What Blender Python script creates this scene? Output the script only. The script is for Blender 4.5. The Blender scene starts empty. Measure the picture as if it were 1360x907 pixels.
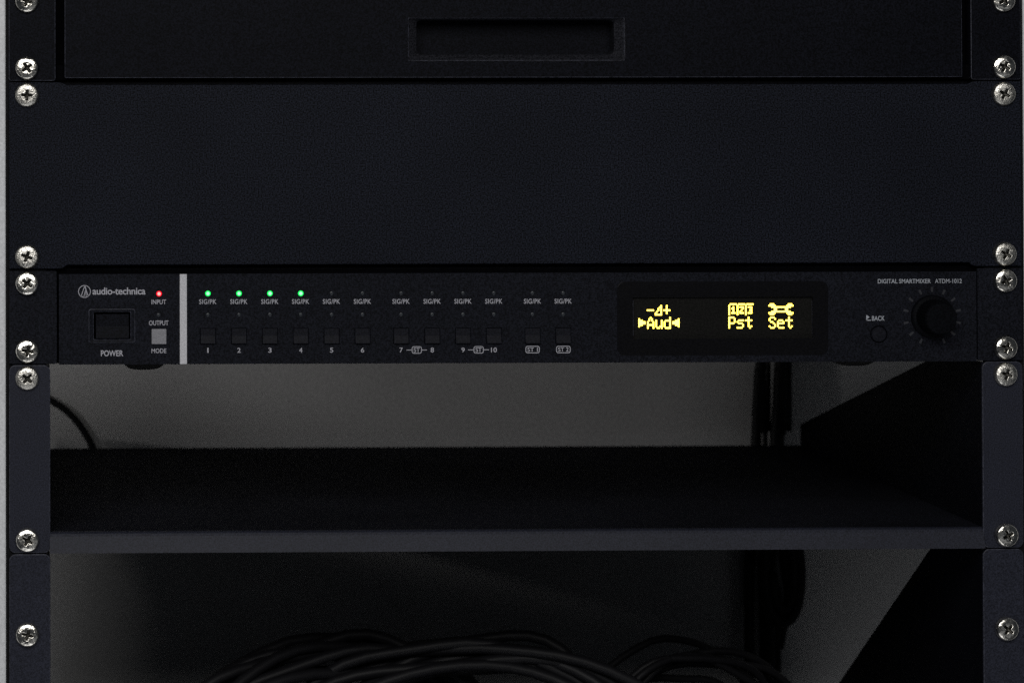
import bpy, bmesh, math, random
from mathutils import Vector, Matrix
random.seed(7)
sc = bpy.context.scene
COL = sc.collection
MM = 0.001

# ------------------------------------------------------------------ camera
W, H = 1360.0, 907.0
CAM = dict(x=-234.25, D=1500.0, z=125.44, yaw=0.027736, pitch=0.016598, roll=-0.0013966,
           lens=111.543, sx=0.391304, sy=-0.288735)
_cy, _sy = math.cos(CAM['yaw']), math.sin(CAM['yaw'])
_cp, _sp = math.cos(CAM['pitch']), math.sin(CAM['pitch'])
_f = Vector((_sy*_cp, _cy*_cp, _sp)); _r = Vector((_cy, -_sy, 0)); _u = _r.cross(_f)
_c, _s = math.cos(CAM['roll']), math.sin(CAM['roll'])
CR, CU, CF = _c*_r + _s*_u, -_s*_r + _c*_u, _f
CPOS = Vector((CAM['x'], -CAM['D'], CAM['z']))
cam_d = bpy.data.cameras.new('camera'); cam = bpy.data.objects.new('camera', cam_d); COL.objects.link(cam)
m = Matrix.Identity(4)
for i in range(3):
    m[i][0], m[i][1], m[i][2], m[i][3] = CR[i], CU[i], -CF[i], CPOS[i]*MM
cam.matrix_world = m
cam_d.sensor_width = 36; cam_d.sensor_fit = 'HORIZONTAL'; cam_d.lens = CAM['lens']
cam_d.shift_x = CAM['sx']; cam_d.shift_y = CAM['sy']
cam_d.clip_start = 0.05; cam_d.clip_end = 50
cam_d.dof.use_dof = True; cam_d.dof.focus_distance = 1.5; cam_d.dof.aperture_fstop = 16
sc.camera = cam

# ------------------------------------------------------------------ world, lamps, exposure
w = bpy.data.worlds.new('World'); sc.world = w; w.use_nodes = True
bg = w.node_tree.nodes['Background']; bg.inputs[0].default_value = (0.8, 0.88, 1.0, 1); bg.inputs[1].default_value = 0.026

def area(name, loc, aim, sx, sy, power, col):
    l = bpy.data.lights.new(name, 'AREA'); l.shape = 'RECTANGLE'; l.size = sx; l.size_y = sy
    l.energy = power; l.color = col
    o = bpy.data.objects.new(name, l); COL.objects.link(o); o.location = loc
    o.rotation_euler = (Vector(aim)-Vector(loc)).to_track_quat('-Z', 'Y').to_euler()
    return o
area('window_light', (-0.30, -1.45, 0.72), (0, 0, 0), 1.4, 0.62, 15.5, (1.0, 0.985, 0.96))
area('floor_bounce', (-0.1, -0.75, -0.85), (-0.1, -0.75, 1), 0.9, 1.1, 3.0, (0.97, 0.98, 1.0))
area('fill_light', (0.7, -1.7, -0.60), (0, 0, 0), 1.4, 0.6, 0.4, (0.95, 0.97, 1.0))  # added weak fill from the front to lift the lower bay
_l = bpy.data.lights.new('wall_fill_spot', 'SPOT'); _l.energy = 9.2; _l.color = (1.0, .985, .98); _l.spot_size = math.radians(30.5); _l.spot_blend = .20; _l.shadow_soft_size = .05  # added unseen spot, cone trimmed to light only the upper wall
_o = bpy.data.objects.new('wall_fill_spot', _l); COL.objects.link(_o); _o.location = (-.90, -.10, .15)
_o.rotation_euler = (Vector((0, .379, .15))-_o.location).to_track_quat('-Z', 'Y').to_euler()
vs = sc.view_settings
vs.view_transform = 'Standard'; vs.look = 'None'; vs.exposure = 0; vs.gamma = 1; vs.use_curve_mapping = False
sc.cycles.max_bounces = 6; sc.cycles.use_denoising = False

# ------------------------------------------------------------------ measuring: a photo pixel -> a point at depth Y (mm)
def at(px, py, Y=0.0):
    d = CF + CR*((px/W-.5+CAM['sx'])*36/CAM['lens']) + CU*(((.5-py/H)*H/W+CAM['sy'])*36/CAM['lens'])
    return CPOS + d*((Y-CPOS.y)/d.y)
def box_at(x0, y0, x1, y1, Y=0.0):
    """pixel box -> upright rectangle X0,X1,Z0,Z1 in mm on the plane Y"""
    xm, ym = (x0+x1)/2, (y0+y1)/2
    return at(x0, ym, Y).x, at(x1, ym, Y).x, at(xm, y1, Y).z, at(xm, y0, Y).z

# ------------------------------------------------------------------ materials
def nodes_of(name):
    mt = bpy.data.materials.new(name); mt.use_nodes = True
    nt = mt.node_tree; return mt, nt, nt.nodes['Principled BSDF']
def mat(name, col, rough=0.5, metal=0.0, grain=0.0, gscale=1200, bump=0.0, bscale=1500, spec=0.5, blotch=0.0, rvar=0.0, rand=False):
    mt, nt, b = nodes_of(name)
    b.inputs['Base Color'].default_value = (*col, 1); b.inputs['Roughness'].default_value = rough
    b.inputs['Metallic'].default_value = metal; b.inputs['Specular IOR Level'].default_value = spec
    tc = nt.nodes.new('ShaderNodeTexCoord'); vec = tc.outputs['Object']
    if rand:                                         # every copy gets its own patch of the pattern
        oi = nt.nodes.new('ShaderNodeObjectInfo'); va = nt.nodes.new('ShaderNodeVectorMath'); va.operation = 'ADD'
        nt.links.new(vec, va.inputs[0]); nt.links.new(oi.outputs['Random'], va.inputs[1]); vec = va.outputs[0]
    def noise(scale, detail=2.0):
        n = nt.nodes.new('ShaderNodeTexNoise'); n.inputs['Scale'].default_value = scale; n.inputs['Detail'].default_value = detail
        nt.links.new(vec, n.inputs['Vector']); return n
    if grain or blotch:
        n = noise(gscale); mr = nt.nodes.new('ShaderNodeMapRange')
        mr.inputs[1].default_value = .36; mr.inputs[2].default_value = .64
        mr.inputs[3].default_value = 1-grain; mr.inputs[4].default_value = 1+grain
        nt.links.new(n.outputs['Fac'], mr.inputs[0])
        n2 = noise(14, 4.0); mr2 = nt.nodes.new('ShaderNodeMapRange')
        mr2.inputs[1].default_value = .3; mr2.inputs[2].default_value = .7
        mr2.inputs[3].default_value = 1-blotch; mr2.inputs[4].default_value = 1+blotch
        nt.links.new(n2.outputs['Fac'], mr2.inputs[0])
        mu = nt.nodes.new('ShaderNodeMath'); mu.operation = 'MULTIPLY'
        nt.links.new(mr.outputs[0], mu.inputs[0]); nt.links.new(mr2.outputs[0], mu.inputs[1])
        vm = nt.nodes.new('ShaderNodeVectorMath'); vm.operation = 'SCALE'; vm.inputs[0].default_value = col
        nt.links.new(mu.outputs[0], vm.inputs['Scale']); nt.links.new(vm.outputs[0], b.inputs['Base Color'])
    if rvar:
        n = noise(bscale*.4, 3.0); mr = nt.nodes.new('ShaderNodeMapRange')
        mr.inputs[1].default_value = .3; mr.inputs[2].default_value = .7
        mr.inputs[3].default_value = max(.02, rough-rvar); mr.inputs[4].default_value = rough+rvar
        nt.links.new(n.outputs['Fac'], mr.inputs[0]); nt.links.new(mr.outputs[0], b.inputs['Roughness'])
    if bump:
        n = noise(bscale); bp = nt.nodes.new('ShaderNodeBump'); bp.inputs['Strength'].default_value = bump
        bp.inputs['Distance'].default_value = 0.0004
        nt.links.new(n.outputs['Fac'], bp.inputs['Height']); nt.links.new(bp.outputs[0], b.inputs['Normal'])
    return mt
def glow(name, col, strength):
    mt, nt, b = nodes_of(name)
    b.inputs['Base Color'].default_value = (0.02, 0.02, 0.02, 1)
    b.inputs['Emission Color'].default_value = (*col, 1); b.inputs['Emission Strength'].default_value = strength
    return mt
M = {
 'powder': mat('black_powder_coat', (.0074, .0086, .0136), .55, grain=0.95, gscale=1500, bump=0.06, bscale=1300, blotch=0.16, spec=0.06),
 'drawer': mat('black_drawer_paint', (.0032, .0036, .0060), .5, grain=0.7, gscale=1500, bump=0.06, bscale=1300, blotch=0.16, spec=0.05),
 'mixer': mat('black_mixer_paint', (.0068, .0075, .0112), .55, grain=0.6, gscale=1500, bump=0.06, bscale=1400, blotch=0.12, spec=0.06),
 'shelf': mat('black_shelf_paint', (.0172, .0187, .0285), .48, grain=0.42, gscale=1700, bump=0.08, bscale=1200, blotch=.10, spec=0.15),
 'chassis': mat('dark_chassis_steel', (.007, .007, .008), .6, grain=.2, spec=0.04),
 'pull': mat('charcoal_pull_plastic', (.0150, .0155, .0195), .5, grain=0.6, spec=0.08),
 'void': mat('gap_shade_black', (.0022, .0022, .0028), .8, grain=.2, spec=0.0),  # near-black that paints in the shade of gaps and seams
 'post': mat('light_grey_rack_paint', (.60, .61, .63), .5, grain=.10, gscale=900, bump=.2, blotch=.03),
 'silver': mat('silver_trim', (.50, .50, .53), .45, grain=.16, gscale=1500, bump=.1),
 'greybtn': mat('grey_button_plastic', (.20, .20, .22), .5, grain=.18, gscale=1500),
 'button': mat('dark_button_rubber', (.0085, .0090, .0128), .5, grain=.4, gscale=1500, spec=0.06),
 'print': mat('white_silkscreen', (.36, .36, .40), .7, grain=.12, gscale=1800),
 'printdim': mat('grey_silkscreen', (.34, .36, .40), .7, grain=.12, gscale=1800),
 'tick': mat('dim_ring_marker', (.013, .014, .020), .5),
 'lens_off': mat('unlit_led_lens', (.022, .026, .032), .3),
 'bezel': mat('display_window_black', (.0035, .0035, .0045), .30, spec=0.12, grain=.3),
 'screen': mat('display_screen', (.0085, .0083, .0078), .28, spec=0.12, grain=.3),
 'knob': mat('knob_rubber', (.0030, .0033, .0045), .55, grain=.35, spec=0.03),
 'rubber': mat('black_rubber_foot', (.006, .006, .006), .8),
 'shiny': mat('bright_nickel', (.82, .79, .72), .19, 1.0, bump=.55, bscale=650, grain=.22, gscale=900, rvar=.09, blotch=.15, rand=True),
 'dull': mat('dull_nickel', (.62, .60, .55), .34, 1.0, bump=.6, bscale=1500, grain=.35, gscale=1300, rvar=.12, blotch=.2, rand=True),
 'edge': mat('edge_highlight_paint', (.034, .036, .050), .45, grain=.5, gscale=700, spec=.2),  # lighter colour on bevels and strips, paints in edge highlights
 'tray': mat('matt_black_tray', (.0085, .0090, .0125), .7, grain=.7, gscale=1700, spec=.03, blotch=.2),
 'recess_shade': mat('recess_shade_metal', (.045, .043, .038), .5, 1.0, grain=.4, gscale=1800),
 'cable': mat('black_cable_jacket', (.009, .009, .010), .5, spec=0.12),
 'coil': mat('black_cable_rubber', (.011, .011, .013), .5, spec=0.2),
 'tie': mat('black_tie', (.008, .008, .008), .5),
 'wall': mat('painted_wall', (.40, .395, .39), .8, grain=0.24, gscale=1100, bump=0.06, bscale=500, blotch=0.04),
 'led_g': glow('green_led_lens', (.0, 1.0, .12), 1.3), 'led_gc': glow('green_led_core', (.20, 1.0, .30), 2.6),
 'led_r': glow('red_led_lens', (1.0, .0, .02), 1.4), 'led_rc': glow('red_led_core', (1.0, .22, .20), 2.6),
 'amber': glow('yellow_display_dots', (1.0, .72, .075), 6.0),
}

# ------------------------------------------------------------------ object helpers (all coordinates in mm)
def link(name, me, material, parent=None):
    o = bpy.data.objects.new(name, me); COL.objects.link(o)
    if material is not None and not me.materials: me.materials.append(M[material])
    if parent is not None:
        o.parent = parent
        g = parent
        while g is not None:                       # roots are pure translations
            o.location -= g.location; g = g.parent
    return o
def obj(name, bm, material, parent=None, bevel=0.0, seg=2, smooth=False, label=None, edge=None):
    bmesh.ops.remove_doubles(bm, verts=bm.verts, dist=1e-4)
    bmesh.ops.recalc_face_normals(bm, faces=bm.faces)
    bmesh.ops.scale(bm, vec=(MM, MM, MM), verts=bm.verts)
    me = bpy.data.meshes.new(name); bm.to_mesh(me); bm.free()
    if smooth:
        for p in me.polygons: p.use_smooth = True
    o = link(name, me, material, parent)
    if bevel:
        md = o.modifiers.new('bevel', 'BEVEL'); md.width = bevel*MM; md.segments = seg
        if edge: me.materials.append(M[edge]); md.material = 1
        md.limit_method = 'ANGLE'; md.angle_limit = math.radians(40)
    if label: o['label'] = label
    return o
def thing(name, label, cat, loc, group=None):
    o = bpy.data.objects.new(name, None); COL.objects.link(o); o.empty_display_size = .02
    o.location = Vector(loc)*MM; o['label'] = label; o['category'] = cat
    if group: o['group'] = group
    return o
def bx(bm, x0, x1, y0, y1, z0, z1):
    v = [bm.verts.new((x, y, z)) for x in (x0, x1) for y in (y0, y1) for z in (z0, z1)]
    for f in ((0,1,3,2), (4,6,7,5), (0,4,5,1), (2,3,7,6), (0,2,6,4), (1,5,7,3)): bm.faces.new([v[i] for i in f])
    return bm
def B(*a): return bx(bmesh.new(), *a)
def plate(x0, x1, z0, z1, y0, y1, holes=()):
    """sheet with rectangular holes, front y0, back y1"""
    xs = sorted({x0, x1, *[h[0] for h in holes], *[h[1] for h in holes]})
    zs = sorted({z0, z1, *[h[2] for h in holes], *[h[3] for h in holes]})
    xs = [x for i, x in enumerate(xs) if i == 0 or x-xs[i-1] > 1e-3]
    def solid(i, j):
        if i < 0 or j < 0 or i >= len(xs)-1 or j >= len(zs)-1: return False
        cx, cz = (xs[i]+xs[i+1])/2, (zs[j]+zs[j+1])/2
        return not any(h[0] < cx < h[1] and h[2] < cz < h[3] for h in holes)
    bm = bmesh.new(); cache = {}
    def V(x, y, z):
        k = (round(x, 4), y, round(z, 4))
        if k not in cache: cache[k] = bm.verts.new((x, y, z))
        return cache[k]
    for i in range(len(xs)-1):
        for j in range(len(zs)-1):
            if not solid(i, j): continue
            a, b, c, d = xs[i], xs[i+1], zs[j], zs[j+1]
            for y in (y0, y1): bm.faces.new([V(a, y, c), V(b, y, c), V(b, y, d), V(a, y, d)])
            if not solid(i-1, j): bm.faces.new([V(a, y0, c), V(a, y1, c), V(a, y1, d), V(a, y0, d)])
            if not solid(i+1, j): bm.faces.new([V(b, y0, c), V(b, y1, c), V(b, y1, d), V(b, y0, d)])
            if not solid(i, j-1): bm.faces.new([V(a, y0, c), V(a, y1, c), V(b, y1, c), V(b, y0, c)])
            if not solid(i, j+1): bm.faces.new([V(a, y0, d), V(a, y1, d), V(b, y1, d), V(b, y0, d)])
    return bm
def rrect(x0, x1, z0, z1, r, corners=(1,1,1,1), n=6):
    """rounded outline; corners: bottom-left, bottom-right, top-right, top-left"""
    pts = []
    for k, (cx, cz, a0) in enumerate(((x0, z0, 180), (x1, z0, 270), (x1, z1, 0), (x0, z1, 90))):
        if not corners[k]: pts.append((cx, cz)); continue
        ox = cx + (r if k in (0, 3) else -r); oz = cz + (r if k in (0, 1) else -r)
        for i in range(n+1):
            a = math.radians(a0 + 90*i/n); pts.append((ox+r*math.cos(a), oz+r*math.sin(a)))
    return pts
def prism(pts, y0, y1, bm=None):
    bm = bm or bmesh.new()
    a = [bm.verts.new((x, y0, z)) for x, z in pts]; b = [bm.verts.new((x, y1, z)) for x, z in pts]
    bm.faces.new(a); bm.faces.new(b[::-1])
    for i in range(len(pts)):
        j = (i+1) % len(pts); bm.faces.new([a[i], b[i], b[j], a[j]])
    return bm
def ring(outer, inner, y0, y1, bm=None, yi=None):
    """frame between two outlines of equal length; inner edge may sit deeper (yi)"""
    bm = bm or bmesh.new(); n = len(outer); yi = y0 if yi is None else yi
    A = [bm.verts.new((x, y0, z)) for x, z in outer]; Bv = [bm.verts.new((x, yi, z)) for x, z in inner]
    C = [bm.verts.new((x, y1, z)) for x, z in outer]; D = [bm.verts.new((x, y1, z)) for x, z in inner]
    for i in range(n):
        j = (i+1) % n
        for q in ((A[i],A[j],Bv[j],Bv[i]), (C[i],D[i],D[j],C[j]), (A[i],C[i],C[j],A[j]), (Bv[i],Bv[j],D[j],D[i])): bm.faces.new(q)
    return bm
def disc(cx, cz, r, n=28): return [(cx+r*math.cos(2*math.pi*i/n), cz+r*math.sin(2*math.pi*i/n)) for i in range(n)]
def lathe(cx, cz, prof, n=32, bm=None, ripple=None):
    """profile of (radius, y) turned round the axis that runs out of the front; last point closes to a cap"""
    bm = bm or bmesh.new(); rows = []
    for r, y in prof:
        rows.append([bm.verts.new((cx+(r+(ripple(k, r) if ripple else 0))*math.cos(2*math.pi*k/n), y,
                                   cz+(r+(ripple(k, r) if ripple else 0))*math.sin(2*math.pi*k/n))) for k in range(n)])
    for a, b in zip(rows, rows[1:]):
        for k in range(n): bm.faces.new([a[k], a[(k+1) % n], b[(k+1) % n], b[k]])
    bm.faces.new(rows[-1]); bm.faces.new(rows[0][::-1])
    return bm
def tube(bm, pts, r, n=8, closed=False):
    pts = [Vector(p) for p in pts]; rows = []; up = Vector((0, 0, 1)); N = len(pts); prev = None
    for i, p in enumerate(pts):
        t = (pts[min(i+1, N-1)]-pts[max(i-1, 0)]).normalized()
        a = (prev - t*prev.dot(t)) if prev is not None else t.orthogonal()
        if a.length < 1e-5: a = t.orthogonal()
        a.normalize(); prev = a; b = t.cross(a)
        rows.append([bm.verts.new(p + (a*math.cos(2*math.pi*k/n)+b*math.sin(2*math.pi*k/n))*r) for k in range(n)])
    for a, b in zip(rows, rows[1:]):
        for k in range(n): bm.faces.new([a[k], a[(k+1) % n], b[(k+1) % n], b[k]])
    bm.faces.new(rows[0][::-1]); bm.faces.new(rows[-1])
    return bm
def spline(ctrl, n=12):
    c = [Vector(p) for p in ctrl]; c = [2*c[0]-c[1]] + c + [2*c[-1]-c[-2]]; out = []
    for i in range(1, len(c)-2):
        for k in range(n):
            t = k/n; p0, p1, p2, p3 = c[i-1], c[i], c[i+1], c[i+2]
            out.append(.5*((2*p1)+(-p0+p2)*t+(2*p0-5*p1+4*p2-p3)*t*t+(-p0+3*p1-3*p2+p3)*t**3))
    out.append(c[-2]); return out

# ------------------------------------------------------------------ pan-head cross-recess screw (one mesh, shared)
def screw_mesh(name, material, R=5.75):
    bm = bmesh.new(); n = 64; rows = []
    radii = [0.12*i for i in range(1, 30)] + [3.7, 4.0, 4.3, 4.6, 4.9, 5.15, 5.4, 5.6, R]
    def hgt(r):
        t = max(0, r-2.7); e = max(0, r-4.95)
        return 3.2 - .10*(r/R)**2 - .085*t*t - 1.55*(e/(R-4.95))**2
    for r in radii:
        row = []
        for k in range(n):
            a = 2*math.pi*k/n; x, z = r*math.cos(a), r*math.sin(a); h = hgt(r)
            d = 0
            for u_, v_ in ((abs(x), abs(z)), (abs(z), abs(x))):
                if u_ < 2.75 and v_ < .78-.07*u_:
                    d = max(d, min(1, (2.75-u_)/.45) * min(1, (.78-.07*u_-v_)/.22) * (2.0-.42*u_))
            if r < 1.05: d = max(d, 1.8*min(1, (1.05-r)/.3))
            row.append(bm.verts.new((x, -(h-d), z)))
        rows.append(row)
    base = [bm.verts.new((R*.99*math.cos(2*math.pi*k/n), .15, R*.99*math.sin(2*math.pi*k/n))) for k in range(n)]
    rows.append(base)
    for a, b in zip(rows, rows[1:]):
        for k in range(n): bm.faces.new([a[k], b[k], b[(k+1) % n], a[(k+1) % n]])
    bm.faces.new(rows[0]); bm.faces.new(base[::-1])
    for f in bm.faces:                              # recess faces are coloured darker to stand for their shade
        c = f.calc_center_median(); r = math.hypot(c.x, c.z)
        if r < 3.2 and -c.y < hgt(r)-.35: f.material_index = 1
    bmesh.ops.recalc_face_normals(bm, faces=bm.faces)
    bmesh.ops.scale(bm, vec=(MM,)*3, verts=bm.verts)
    me = bpy.data.meshes.new(name); bm.to_mesh(me); bm.free()
    for p in me.polygons: p.use_smooth = True
    me.materials.append(M[material]); me.materials.append(M['recess_shade']); return me
SCREW = {'shiny': screw_mesh('screw', 'shiny'), 'dull': screw_mesh('screw', 'dull')}
HX = 232.55
def screw(parent, side, z, kind, rot, y=0.0, tilt=(0, 0), dx=0.0):
    o = link('screw', SCREW[kind], None, parent)
    o.location += Vector((side*HX+dx, y, z))*MM
    o.rotation_euler = (math.radians(tilt[0]), math.radians(rot), math.radians(tilt[1]))
    o['label'] = ('bright nickel' if kind == 'shiny' else 'dull nickel') + ' pan head cross recess screw'
    return o

# ================================================================== the setting
wall = obj('wall', B(-1400, 1400, 379, 410, -900, 900), 'wall'); wall['kind'] = 'structure'

# ------------------------------------------------------------------ rack: two light grey uprights with black mounting rails
rk = thing('equipment_rack', 'light grey rack upright with black mounting rails behind the equipment', 'rack', (0, 0, -420))
for s in (-1, 1):
    a, b = sorted((s*242.6, s*322)); obj('upright', B(a, b, 1.5, 42, -420, 420), 'post', rk, bevel=.8)
    a, b = sorted((s*223.5, s*242.6)); obj('mounting_rail', B(a, b, 2.2, 5.0, -420, 420), 'chassis', rk)

# ------------------------------------------------------------------ drawer unit
dw = thing('drawer_unit', 'black rack drawer unit with a recessed pull above the blank panel', 'drawer unit', (0, 0, 133.6))
ztop = 266.4
zb = 133.7
xl, xr = at(73.6, 60).x, at(1289.3, 60).x
for s, a, b in ((-1, -241.1, xl), (1, xr, 241.1)):
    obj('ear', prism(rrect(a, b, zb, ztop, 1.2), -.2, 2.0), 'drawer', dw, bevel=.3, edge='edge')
    c0, c1 = (b-1.4, b) if s < 0 else (a, a+1.4)
    obj('side_flange', B(c0, c1, 2.0, 300, zb+1, ztop-1), 'drawer', dw)
fx0, fx1, fz0 = at(85.8, 60).x, at(1277, 60).x, at(680, 103.4).z
hx0, hx1, hz0, hz1 = box_at(540.6, 24.4, 830.8, 82.4, -1)
ix0, ix1, iz0, iz1 = box_at(554.5, 26.6, 817.5, 73.0, -1)
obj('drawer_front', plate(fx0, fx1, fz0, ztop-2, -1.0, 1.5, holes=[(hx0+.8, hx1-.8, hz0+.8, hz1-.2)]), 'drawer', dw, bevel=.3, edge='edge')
obj('drawer_body', B(fx0+3, fx1-3, 32, 300, fz0+1.2, ztop-6), 'chassis', dw)
pull = obj('pull_frame', ring(rrect(hx0, hx1, hz0, hz1, 3.2, n=8), rrect(ix0, ix1, iz0, iz1, 2.4, n=8), -1.35, 14, yi=3.2), 'pull', dw, bevel=.15)
obj('pull_recess', B(ix0-3, ix1+3, 14.2, 16, iz0-3, iz1+3), 'drawer', pull)
for a, b in ((xl-.2, fx0+2), (fx1-2, xr+.2)):
    obj('gap_backing', B(a, b, 9, 11, zb+.5, ztop-1), 'void', dw)  # added dark plates, fill the gaps so no bright wall shows through
obj('bottom_rail', B(xl-.2, xr+.2, 3.2, 5.0, zb+.2, fz0+6), 'void', dw)
for s, r1, r2 in ((-1, 20, 55), (1, 62, 28)):
    screw(dw, s, 171.45, 'shiny', r1, -.2, (3, 2)); screw(dw, s, 139.7, 'shiny', r2, -.2, (-4, -2))

# ------------------------------------------------------------------ two-unit blank panel
bp = thing('blank_panel', 'wide plain black blank panel between the drawer and the mixer', 'panel', (0, 0, 44.8))
p0, p1 = at(88, 230).x, at(1287, 230).x
zf0, zf1 = at(680, 350.5).z, at(680, 112.5).z
pts = [(-241.1, 45.0), (p0-3, 45.0), (p0-1, 45.5), (p0, zf0), (p1, zf0), (p1+1, 45.5), (p1+3, 45.0), (241.1, 45.0),
       (241.1, 133.0), (p1+3, 133.0), (p1+1, 132.4), (p1, zf1), (p0, zf1), (p0-1, 132.4), (p0-3, 133.0), (-241.1, 133.0)]
obj('panel_face', prism(pts, 0, 2.0), 'powder', bp, bevel=.45, seg=3)
for z in (zf0+.3, zf1-1.9):
    obj('folded_flange', B(p0+.5, p1-.5, 2.0, 16, z, z+1.6), 'powder', bp)
obj('seam_backing', B(-226, 226, 7, 8.2, 43.2, 134.6), 'drawer', bp)  # added dark sheet, keeps the wall from showing through the seams
for s, r1, r2 in ((-1, 3, 20), (1, 28, 30)):
    screw(bp, s, 127.0, 'dull', r1, 0, (2, 0)); screw(bp, s, 50.8, 'dull', r2, 0, (-2, 3*s))

# ------------------------------------------------------------------ digital mixer
YF = -1.6                                            # front face of the mixer
mx = thing('audio_mixer', 'black one unit audio mixer with green lights and yellow display', 'audio mixer', (0, 0, 0))
mx0, mx1 = at(78.2, 420).x, at(1295.6, 420).x
mz0, mz1 = 0.0, at(680, 362.3).z
def px(x0, y0, x1, y1, Y=YF): return box_at(x0, y0, x1, y1, Y)
CX = [276.1, 317.4, 358.5, 399.4, 440.4, 481.5, 532.8, 574.1, 615.0, 656.0, 707.3, 748.1]
def sl(x): return -(x-276)*0.0011*1.0               # the rows run very slightly uphill in the picture
btn = [px(c-10, 436.4+sl(c), c+10, 456.3+sl(c)) for c in CX]
mode = px(201.2, 436.8, 221, 456.9)
psw = px(119.2, 412, 178, 453.6)
dsp = px(820, 374.2, 1099.5, 471.6)
holes = [(b[0]-.2, b[1]+.2, b[2]-.2, b[3]+.2) for b in btn+[mode]] + [psw, (dsp[0]+3, dsp[1]-3, dsp[2]+3, dsp[3]-3)]
obj('front_panel', plate(mx0, mx1, mz0, mz1, YF, YF+2.6, holes), 'mixer', mx, bevel=.25)
for s, a, b in ((-1, -241.1, mx0-.9), (1, mx1+.9, 241.1)):
    obj('ear', prism(rrect(a, b, .25, 44.0, .8), -.3, 2.0), 'mixer', mx, bevel=.25)
obj('chassis', B(-216, 216, 6, 195, 1.6, 42.5), 'chassis', mx)
obj('sub_panel', B(-224.5, 224.5, 5.15, 5.9, .1, 44.1), 'void', mx)
for xa, xb, yb in ((165, 216, 489.3), (1104, 1156, 484.2)):
    q0, q1, qz = at(xa, 484, 45).x, at(xb, 484, 45).x, at((xa+xb)/2, yb, 45).z
    n = 20; pf = [(q0+(q1-q0)*i/n, qz + 2.2*abs(2*i/n-1)**4) for i in range(n+1)] + [(q1, 1.5), (q0, 1.5)]
    obj('foot', prism(pf, 38, 54), 'rubber', mx)
s0 = px(238.8, 363, 248.2, 484)
obj('silver_stripe', B(s0[0], s0[1], YF-.35, YF+.2, mz0+.1, mz1-.1), 'silver', mx, bevel=.12, label='vertical silver trim stripe')

# printing ------------------------------------------------------------
def text(s, box, material='print', parent=None, bold=.012, Y=YF, spacing=1.0, label=None):
    cu = bpy.data.curves.new('t', 'FONT'); cu.body = s; cu.offset = bold; cu.space_character = spacing; cu.resolution_u = 4
    to = bpy.data.objects.new('t', cu); COL.objects.link(to)
    dg = bpy.context.evaluated_depsgraph_get(); me = bpy.data.meshes.new_from_object(to.evaluated_get(dg))
    bpy.data.objects.remove(to); bpy.data.curves.remove(cu)
    xs = [v.co.x for v in me.vertices]; ys = [v.co.y for v in me.vertices]
    ax, bx_, ay, by = min(xs), max(xs), min(ys), max(ys)
    X0, X1, Z0, Z1 = px(*box, Y)
    for v in me.vertices:
        v.co = Vector((X0+(v.co.x-ax)/(bx_-ax)*(X1-X0), Y-.06, Z0+(v.co.y-ay)/(by-ay)*(Z1-Z0)))*MM
    me.materials.clear(); me.name = 'printed_text'
    o = link('printed_text', me, material, parent or mx)
    o['label'] = label or f'small printed lettering reading {s}'
    return o
def flat(name, polys, material='print', Y=YF, label=None, parent=None):
    """flat print: polygons in pixel coordinates"""
    bm = bmesh.new()
    for poly in polys:
        bm.faces.new([bm.verts.new((at(x, y, Y).x, Y-.06, at(x, y, Y).z)) for x, y in poly])
    bmesh.ops.scale(bm, vec=(MM,)*3, verts=bm.verts)
    me = bpy.data.meshes.new(name); bm.to_mesh(me); bm.free()
    o = link(name, me, material, parent or mx)
    if label: o['label'] = label
    return o
def stroke(x0, y0, x1, y1, w):
    d = math.hypot(x1-x0, y1-y0); nx, ny = -(y1-y0)/d*w/2, (x1-x0)/d*w/2
    return [(x0+nx, y0+ny), (x1+nx, y1+ny), (x1-nx, y1-ny), (x0-nx, y0-ny)]
def loop(pts, w):                                    # outline polygon strip from a closed pixel path (convex)
    n = len(pts); cx = sum(p[0] for p in pts)/n; cy = sum(p[1] for p in pts)/n; out = []
    inn = []
    for i, (x, y) in enumerate(pts):
        a, b = pts[i-1], pts[(i+1) % n]; tx, ty = b[0]-a[0], b[1]-a[1]; d = math.hypot(tx, ty)
        nx, ny = ty/d, -tx/d
        if (x-cx)*nx+(y-cy)*ny > 0: nx, ny = -nx, -ny
        inn.append((x+nx*w, y+ny*w))
    return [[pts[i], pts[(i+1) % n], inn[(i+1) % n], inn[i]] for i in range(n)]

text('audio-technica', (122.8, 381.9, 193.2, 391.3), bold=.016, spacing=.95, label='printed brand lettering reading audio-technica')
lc = [(112.2+8.4*math.cos(2*math.pi*i/32), 387.2+8.4*math.sin(2*math.pi*i/32)) for i in range(32)]
lg = loop(lc, .9)
lg += [stroke(112.4, 380.0, 107.9, 393.0, .9), stroke(107.9, 393.2, 106.6, 394.0, .9), stroke(112.6, 380.0, 115.2, 388.2, 1.3),
       stroke(115.2, 388.2, 117.6, 393.8, 1.0), stroke(113.6, 385.5, 111.3, 394.2, .9), stroke(113.9, 388.0, 114.6, 394.2, .8),
       stroke(107.3, 393.7, 110.4, 393.7, .7)]
flat('printed_logo', lg, label='round triangle logo mark printed in a thin ring')
text('INPUT', (201.2, 398, 220.6, 404.1)); text('OUTPUT', (197.8, 425.7, 223.8, 432.1))
text('MODE', (201.2, 462.9, 220.9, 468.9)); text('POWER', (134, 465.2, 163.6, 473.1), bold=.02)
for i, c in enumerate(CX):
    d = sl(c)*1.3
    text('SIG/PK', (c-11.6, 397.5+d, c+11.3, 403.9+d), spacing=1.08)
    if i < 10:
        s = str(i+1); hw = .9 if s == '1' else (3.9 if s == '10' else 2.2)
        text(s, (c-hw, 462+d, c+hw, 468.4+d))
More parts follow.
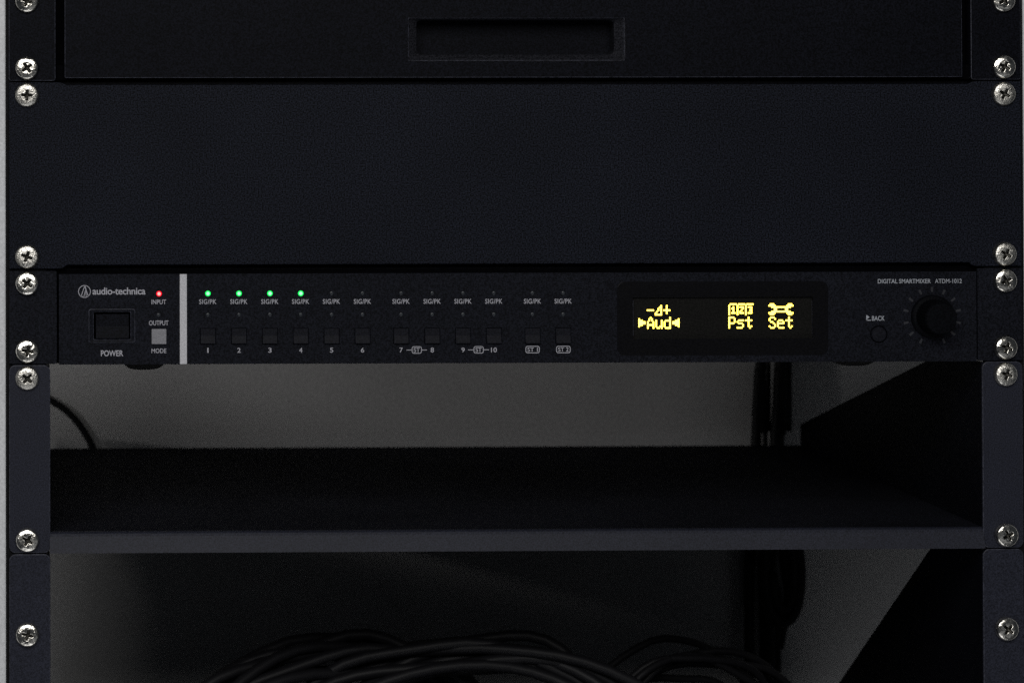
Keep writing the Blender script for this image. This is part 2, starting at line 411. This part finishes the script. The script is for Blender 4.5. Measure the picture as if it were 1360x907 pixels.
def badge(x0, x1, y0, y1, s):
    r = 3.0; pts = []
    for cx, cy, a0 in ((x0+r, y0+r, 180), (x1-r, y0+r, 270), (x1-r, y1-r, 0), (x0+r, y1-r, 90)):
        for i in range(6): a = math.radians(a0+18*i); pts.append((cx+r*math.cos(a), cy+r*math.sin(a)))
    flat('printed_outline', loop(pts, .95), label=f'rounded outline printed round {s}')
    text(s, (x0+2.6, y0+2.0, x1-2.6, y1-2.0))
badge(546.8, 560.2, 459.9, 469.6, 'ST'); badge(629, 642.4, 459.7, 469.4, 'ST')
badge(697.9, 716.8, 459.4, 469.0, 'ST 1'); badge(738.6, 757.8, 459.3, 468.9, 'ST 2')
for a, b, y in ((539.8, 546.6, 464.8), (560.4, 567, 464.8), (621.6, 628.8, 464.6), (642.6, 649.4, 464.5)):
    flat('printed_line', [stroke(a, y, b, y, .9)])
text('DIGITAL SMARTMIXER', (1165.8, 370.6, 1236.2, 376.4), 'printdim'); text('ATDM-1012', (1241.6, 370.4, 1277.4, 376.2), 'printdim')
text('BACK', (1158, 419.6, 1175, 425.9), 'printdim')
flat('printed_arrow', [stroke(1151.0, 418.6, 1151.0, 425.6, 1.1), stroke(1150.6, 425.3, 1156.6, 425.3, 1.1),
     [(1151.5, 418.6), (1154.8, 421.2), (1151.5, 423.8)]], 'printdim', label='small return arrow printed beside BACK')

# controls ------------------------------------------------------------
def button(bb, material, name='button', out=1.1):
    x0, x1, z0, z1 = bb; zm = z0+(z1-z0)*.52
    bm = bmesh.new()
    prof = [(YF+2.4, z0), (YF-out*1.5, z0), (YF-out*.55, zm), (YF-out*.45, z1), (YF+2.4, z1)]
    a = [bm.verts.new((x0, y, z)) for y, z in prof]; b = [bm.verts.new((x1, y, z)) for y, z in prof]
    bm.faces.new(a); bm.faces.new(b[::-1])
    for i in range(5):
        j = (i+1) % 5; bm.faces.new([a[i], a[j], b[j], b[i]])
    return obj(name, bm, material, mx, bevel=.3)
for b in btn: button(b, 'button')
x0, x1, z0, z1 = mode
obj('mode_button', B(x0, x1, YF-1.0, YF+2.4, z0, z1), 'greybtn', mx, bevel=.3, label='square grey MODE button')
# power rocker: frame and pushed-in rocker
o = obj('power_switch', ring(rrect(psw[0]-.6, psw[1]+.6, psw[2]-.6, psw[3]+.6, 1.0, n=4),
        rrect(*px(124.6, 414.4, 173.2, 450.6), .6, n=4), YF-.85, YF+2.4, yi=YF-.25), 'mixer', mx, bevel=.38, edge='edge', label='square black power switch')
r0, r1, r2, r3 = px(127.2, 417.4, 171.6, 449.6)
bm = bmesh.new()
prof = [(YF+2.4, r2), (YF+.1, r2), (YF+1.0, (r2+r3)/2), (YF+1.3, r3), (YF+2.4, r3)]
a = [bm.verts.new((r0, y, z)) for y, z in prof]; b = [bm.verts.new((r1, y, z)) for y, z in prof]
bm.faces.new(a); bm.faces.new(b[::-1])
for i in range(5): bm.faces.new([a[i], a[(i+1) % 5], b[(i+1) % 5], b[i]])
obj('rocker', bm, 'drawer', o, bevel=.2)
# lamps
def led(cx, cy, lit=None, r=1.3):
    p = at(cx, cy, YF)
    prof = [(r, YF+.05), (r, YF-.25), (r*.9, YF-.5), (r*.6, YF-.68)]
    if not lit:
        return obj('indicator_lamp', lathe(p.x, p.z, [(r*.72, YF+.05), (r*.72, YF-.12), (r*.45, YF-.2)], 14), 'lens_off', mx, smooth=True, label='small unlit indicator lamp')
    o = obj('indicator_lamp', lathe(p.x, p.z, prof, 18), 'led_'+lit, mx, smooth=True, label=('green' if lit == 'g' else 'red')+' lit indicator lamp')
    obj('lamp_core', lathe(p.x, p.z, [(r*.62, YF-.64), (r*.58, YF-.78), (r*.3, YF-.86)], 16), f'led_{lit}c', o, smooth=True)
    return o
led(211.2, 390.1, 'r'); led(210.6, 418.2)
for i, c in enumerate(CX):
    led(c, 389.8+sl(c)*1.3, 'g' if i < 4 else None); led(c, 418+sl(c)*1.3)
# back button and knob
p = at(1167, 443.8, YF)
obj('back_button_collar', ring(disc(p.x, p.z, 4.15), disc(p.x, p.z, 3.75), YF-.15, YF+.1), 'void', mx)
obj('back_button', lathe(p.x, p.z, [(3.55, YF+.1), (3.55, YF-.9), (3.2, YF-1.2), (1.5, YF-1.3)], 28), 'button', mx, smooth=False)
k = at(1238, 420.3, YF)
kn = obj('knob', lathe(k.x, k.z, [(10.2, YF+.05), (10.2, YF-1.6), (9.7, YF-2.2), (8.3, YF-2.6), (8.1, YF-4), (7.6, YF-14.5), (7.0, YF-15.4), (4, YF-15.6)], 72,
         ripple=lambda i, r: (.16 if i % 2 else -.16) if 7.2 < r < 8.4 else 0), 'knob', mx, label='round black ribbed rotary knob')
for i in range(13):
    a = math.radians(-90-25-i*25.83); rr0, rr1 = 11.6, 14.0
    q = [(rr0, -.45), (rr1, -.6), (rr1, .6), (rr0, .45)]
    bm = bmesh.new(); vs_ = [(k.x+r*math.cos(a)-t*math.sin(a), k.z+r*math.sin(a)+t*math.cos(a)) for r, t in q]
    obj('ring_marker', prism(vs_, YF-.12, YF+.05, bm), 'tick', mx)
# display
bz = obj('display_window', ring(rrect(dsp[0]-.1, dsp[1]+.1, dsp[2]-.1, dsp[3]+.1, 3.6, n=5), rrect(*px(840.5, 394.5, 1079.5, 449.5), .3, n=5), YF-.25, YF+2.2), 'bezel', mx, bevel=.12, label='glossy black display window surround')
sx0, sx1, sz0, sz1 = px(837, 391, 1083, 453)
YS = YF+1.7
obj('screen', B(sx0, sx1, YS, YS+.4, sz0, sz1), 'screen', bz)
for xa in (840.6, 1078.6):
    e0 = px(xa-.5, 399, xa+.5, 446, YS); obj('screen_glint', B(e0[0], e0[1], YS-.5, YS-.06, e0[2], e0[3]), 'edge', bz)  # pale strips that paint in the glint at the screen sides
GL = {
 'A': "..#..|.#.#.|.#.#.|#...#|#...#|#####|#...#|#...#", 'u': ".....|.....|#...#|#...#|#...#|#...#|#..##|.##.#",
 'd': "....#|....#|.####|#...#|#...#|#...#|#...#|.####", 'P': "####.|#...#|#...#|#...#|####.|#....|#....|#....",
 's': ".....|.....|.####|#....|.###.|....#|....#|####.", 't': "..#..|..#..|#####|..#..|..#..|..#..|..#.#|...#.",
 'S': ".###.|#...#|#....|.##..|...#.|....#|#...#|.###.", 'e': ".....|.....|.###.|#...#|#####|#....|#....|.####",
 '>': "......|#.....|###...|#####.|#####.|###...|#.....|......", '<': "......|.....#|...###|.#####|.#####|...###|.....#|......",
 '-': ".....|.....|.....|.....|#####|.....|.....|.....", 'tri': ".....|....#|...##|..#.#|..#.#|.#..#|#...#|#####",
 '+': ".....|..#..|..#..|..#..|#####|..#..|..#..|.....",
 '123': ".#####.#####.#####|#.....#.....#.....|#..#..#.###.#.###.|#.##..#...#.#...#.|#..#..#..#..#..##.|#..#..#.#...#...#.|#.###.#.###.#.###.|#.....#.....#.....",
 'tool': ".###..........###.|#####........#####|..##############..|....##......##....|....##......##....|..##############..|#####........#####|.###..........###.",
}
DX, DZ = 1.84, 1.94
def glyphs(name, items, label):
    """items: (glyph, col0 pixel x, bottom row pixel y); every lit dot is a small raised square"""
    bm = bmesh.new()
    for g, gx, gy in items:
        rows = GL[g].split('|')
        for r, row in enumerate(rows):
            for c, ch in enumerate(row):
                if ch == '#':
                    q = at(gx+c*DX, gy-(7-r)*DZ, YS)
                    bx(bm, q.x-.325, q.x+.325, YS-.22, YS-.12, q.z-.343, q.z+.343)
    return obj(name, bm, 'amber', bz, label=label)
ax, ay = 860.4, 435.5
glyphs('display_text', [('>', ax-6.3*DX, ay), ('A', ax, ay), ('u', ax+6*DX, ay), ('d', ax+12*DX, ay), ('<', ax+17.2*DX, ay)], 'glowing yellow dot text reading Aud between arrows')
glyphs('display_icon', [('-', ax-.2*DX, ay-17.6), ('tri', ax+5.6*DX, ay-17.6), ('+', ax+11.6*DX, ay-17.6)], 'glowing yellow minus triangle plus icon')
px_, py_ = 968.4, 435.2
glyphs('display_text', [('P', px_, py_), ('s', px_+6*DX, py_), ('t', px_+12*DX, py_)], 'glowing yellow dot text reading Pst')
glyphs('display_icon', [('123', px_, py_-17.6)], 'glowing yellow 123 icon')
px_ = 1022.0
glyphs('display_text', [('S', px_, py_), ('e', px_+6*DX, py_), ('t', px_+12*DX, py_)], 'glowing yellow dot text reading Set')
glyphs('display_icon', [('tool', px_-.5, py_-17.6)], 'glowing yellow double wrench icon')
for s, r1, r2 in ((-1, 38, 12), (1, 64, 20)):
    screw(mx, s, 38.1, 'shiny', r1, -.3, (-5, -3)); screw(mx, s, 6.35, 'shiny', r2, -.3, (-4, 3))

# ------------------------------------------------------------------ cantilever shelves
def shelf(label, ztop_, zbot, tray, gus, screws, y_ear=0.0):
    sh = thing('rack_shelf', label, 'shelf', (0, 0, zbot), 'cantilever shelves in the rack')
    G = 222.0
    for s in (-1, 1):
        a, b = sorted((s*241.1, s*(G-.3)))
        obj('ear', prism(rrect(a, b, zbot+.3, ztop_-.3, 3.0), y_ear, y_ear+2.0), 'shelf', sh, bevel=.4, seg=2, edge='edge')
        x0, x1 = sorted((s*G, s*(G+1.5)))
        bm = bmesh.new()
        va = [bm.verts.new((x0, y, z)) for y, z in gus]; vb = [bm.verts.new((x1, y, z)) for y, z in gus]
        bm.faces.new(va); bm.faces.new(vb[::-1])
        for i in range(len(gus)):
            j = (i+1) % len(gus); bm.faces.new([va[i], va[j], vb[j], vb[i]])
        obj('side_gusset', bm, 'drawer', sh, bevel=.2)
    obj('tray', B(-G+.1, G-.1, 4, 358, tray-1.5, tray), 'tray', sh)
    # front lip folded down, its face leaning back a little
    n = 5; prof = [(4.2, tray-1.5), (4.2, tray)]
    prof += [(2.0-2.0*math.sin(math.radians(90*i/n))+.2, tray-2.0+2.0*math.cos(math.radians(90*i/n))) for i in range(n+1)]
    prof += [(-2.8, zbot+.4), (-1.2, zbot+.4), (2.0, tray-3.2)]
    bm = bmesh.new()
    va = [bm.verts.new((-G+.05, y, z)) for y, z in prof]; vb = [bm.verts.new((G-.05, y, z)) for y, z in prof]
    bm.faces.new(va); bm.faces.new(vb[::-1])
    for i in range(len(prof)):
        j = (i+1) % len(prof); bm.faces.new([va[i], va[j], vb[j], vb[i]])
    obj('front_lip', bm, 'shelf', sh, label='narrow folded front edge of the shelf')
    for s, z, kind, rot, tl in screws: screw(sh, s, z, kind, rot, y_ear, tl)
    return sh
shelf('empty black cantilever shelf directly under the audio mixer', 0, -88.9, -79.0,
      [(2.1, -.8), (66, -1.5), (70, -2.2), (356, -66.5), (356, -80), (2.1, -86)],
      [(-1, -6.35, 'dull', 42, (2, 2)), (-1, -82.55, 'shiny', 30, (-4, 0)), (1, -6.35, 'dull', 18, (-2, 5)), (1, -82.55, 'shiny', 65, (-3, 4))])
shelf('deeper black cantilever shelf holding coiled cables, below the empty shelf', -88.9, -266.7, -256.0,
      [(2.1, -89.7), (66, -90.4), (71, -91.2), (356, -249.5), (356, -257), (2.1, -262)],
      [(-1, -127.0, 'shiny', 14, (-5, 0)), (1, -127.0, 'shiny', 40, (-3, 4))], y_ear=.3)

# ------------------------------------------------------------------ cables
def P(x, y, Y): q = at(x, y, Y); return (q.x, Y, q.z)
bm = tube(bmesh.new(), spline([(-262, 376.8, -40), (-240, 376.8, -43), P(66, 531, 376.8), P(92, 549, 376.8), P(110, 571, 376.8), P(124, 598, 376.8), (-190, 376.8, -98), (-199, 376.8, -118), (-222, 376.8, -132), (-250, 376.8, -150), (-262, 376.8, -210), (-264, 376.8, -420), (-264, 376.8, -900)], 10), 2.0, 10)
cb = obj('power_cable', bm, 'cable', None, smooth=True); cb['label'] = 'thin black cable curving down against the wall behind the shelf'; cb['category'] = 'cable'

bd = thing('cable_bundle', 'dark vertical cables hanging behind the shelves beside the wall', 'cable bundle', (210, 368, -900))
def strand(pts, Y, r, top=None):
    c = [P(x, y, Y) for x, y in pts]
    if top is None: c = [(c[0][0], Y, 700)] + c + [(c[-1][0], Y, -900)]
    obj('cable', tube(bmesh.new(), spline(c, 8), r, 10), 'cable', bd, smooth=True)
strand([(1010, 440), (1008.5, 490), (1006, 540), (1004, 590), (997, 740), (995, 905)], 368, 3.1)
strand([(1037, 440), (1035.5, 490), (1034, 540), (1030, 590), (1024, 740), (1022, 905)], 368, 3.6)
strand([(1046, 440), (1045, 490), (1040, 540), (1036, 590), (1040, 740), (1046, 790), (1036, 860), (1032, 905)], 374.5, 2.4)
strand([(1020, 440), (1019, 490), (1017, 540), (1016, 590), (1010, 740), (1011, 820), (1012, 905)], 375.5, 1.5)
strand([(1030, 690), (1048, 705), (1060, 735), (1062, 775), (1055, 812), (1038, 826), (1022, 810), (1014, 765), (1018, 715), (1034, 700), (1050, 725), (1053, 770), (1046, 805), (1030, 800), (1024, 760)], 361.2, 3.7, top=False)

def coil(label, cx, cy, rx, zt, turns, r, yaw, seed, spread):
    """loose figure of loops heaped on the tray: wide low crowns, sides sagging to the tray"""
    rnd = random.Random(seed); pts = []; n = 44
    K = [[rnd.uniform(-1, 1) for _ in range(8)] for _ in range(turns+2)]
    low = -255.9+r
    for i in range(turns*n+1):
        t = i/n; a = 2*math.pi*t+math.pi; k0 = int(t); fr = t-k0; fr = fr*fr*(3-2*fr)
        q = [K[k0][j]*(1-fr)+K[k0+1][j]*fr for j in range(8)]
        ex = rx*(1+.16*q[0]); top = zt-abs(q[1])*spread
        lx = ex*math.sin(a) + q[2]*rx*.16 + 3.0*math.sin(3*a+3*q[3])
        c = math.cos(a)
        mid = (top+low)/2-6*q[4]
        z = mid + (top-mid)*c*(1+.05*math.sin(2*a+4*q[5])) if c > 0 else mid + (mid-low)*c
        z += 1.6*math.sin(5*a+6*q[6])*(c > 0)*c
        y = cy + 26*q[7] + 16*math.sin(a+2*q[3]) + lx*math.sin(yaw)
        pts.append((cx+lx*math.cos(yaw), y, max(z, low)))
    o = obj('cable_coil', tube(bmesh.new(), pts, r, 8), 'coil', None, smooth=True)
    o['label'] = label; o['category'] = 'cable'; o['group'] = 'coiled cables on the lower shelf'
    return o
coil('thick black cable heap on the lower shelf, farthest from the hanging cables', -78, 150, 80, -156, 10, 3.0, .10, 3, 22)
coil('widest loose black cable loops heaped in the middle of the lower shelf', 0, 135, 92, -153, 12, 3.0, -.14, 8, 30)
coil('thin black cable loops on the lower shelf near the hanging cables', 118, 165, 52, -163, 7, 2.0, .1, 5, 26)
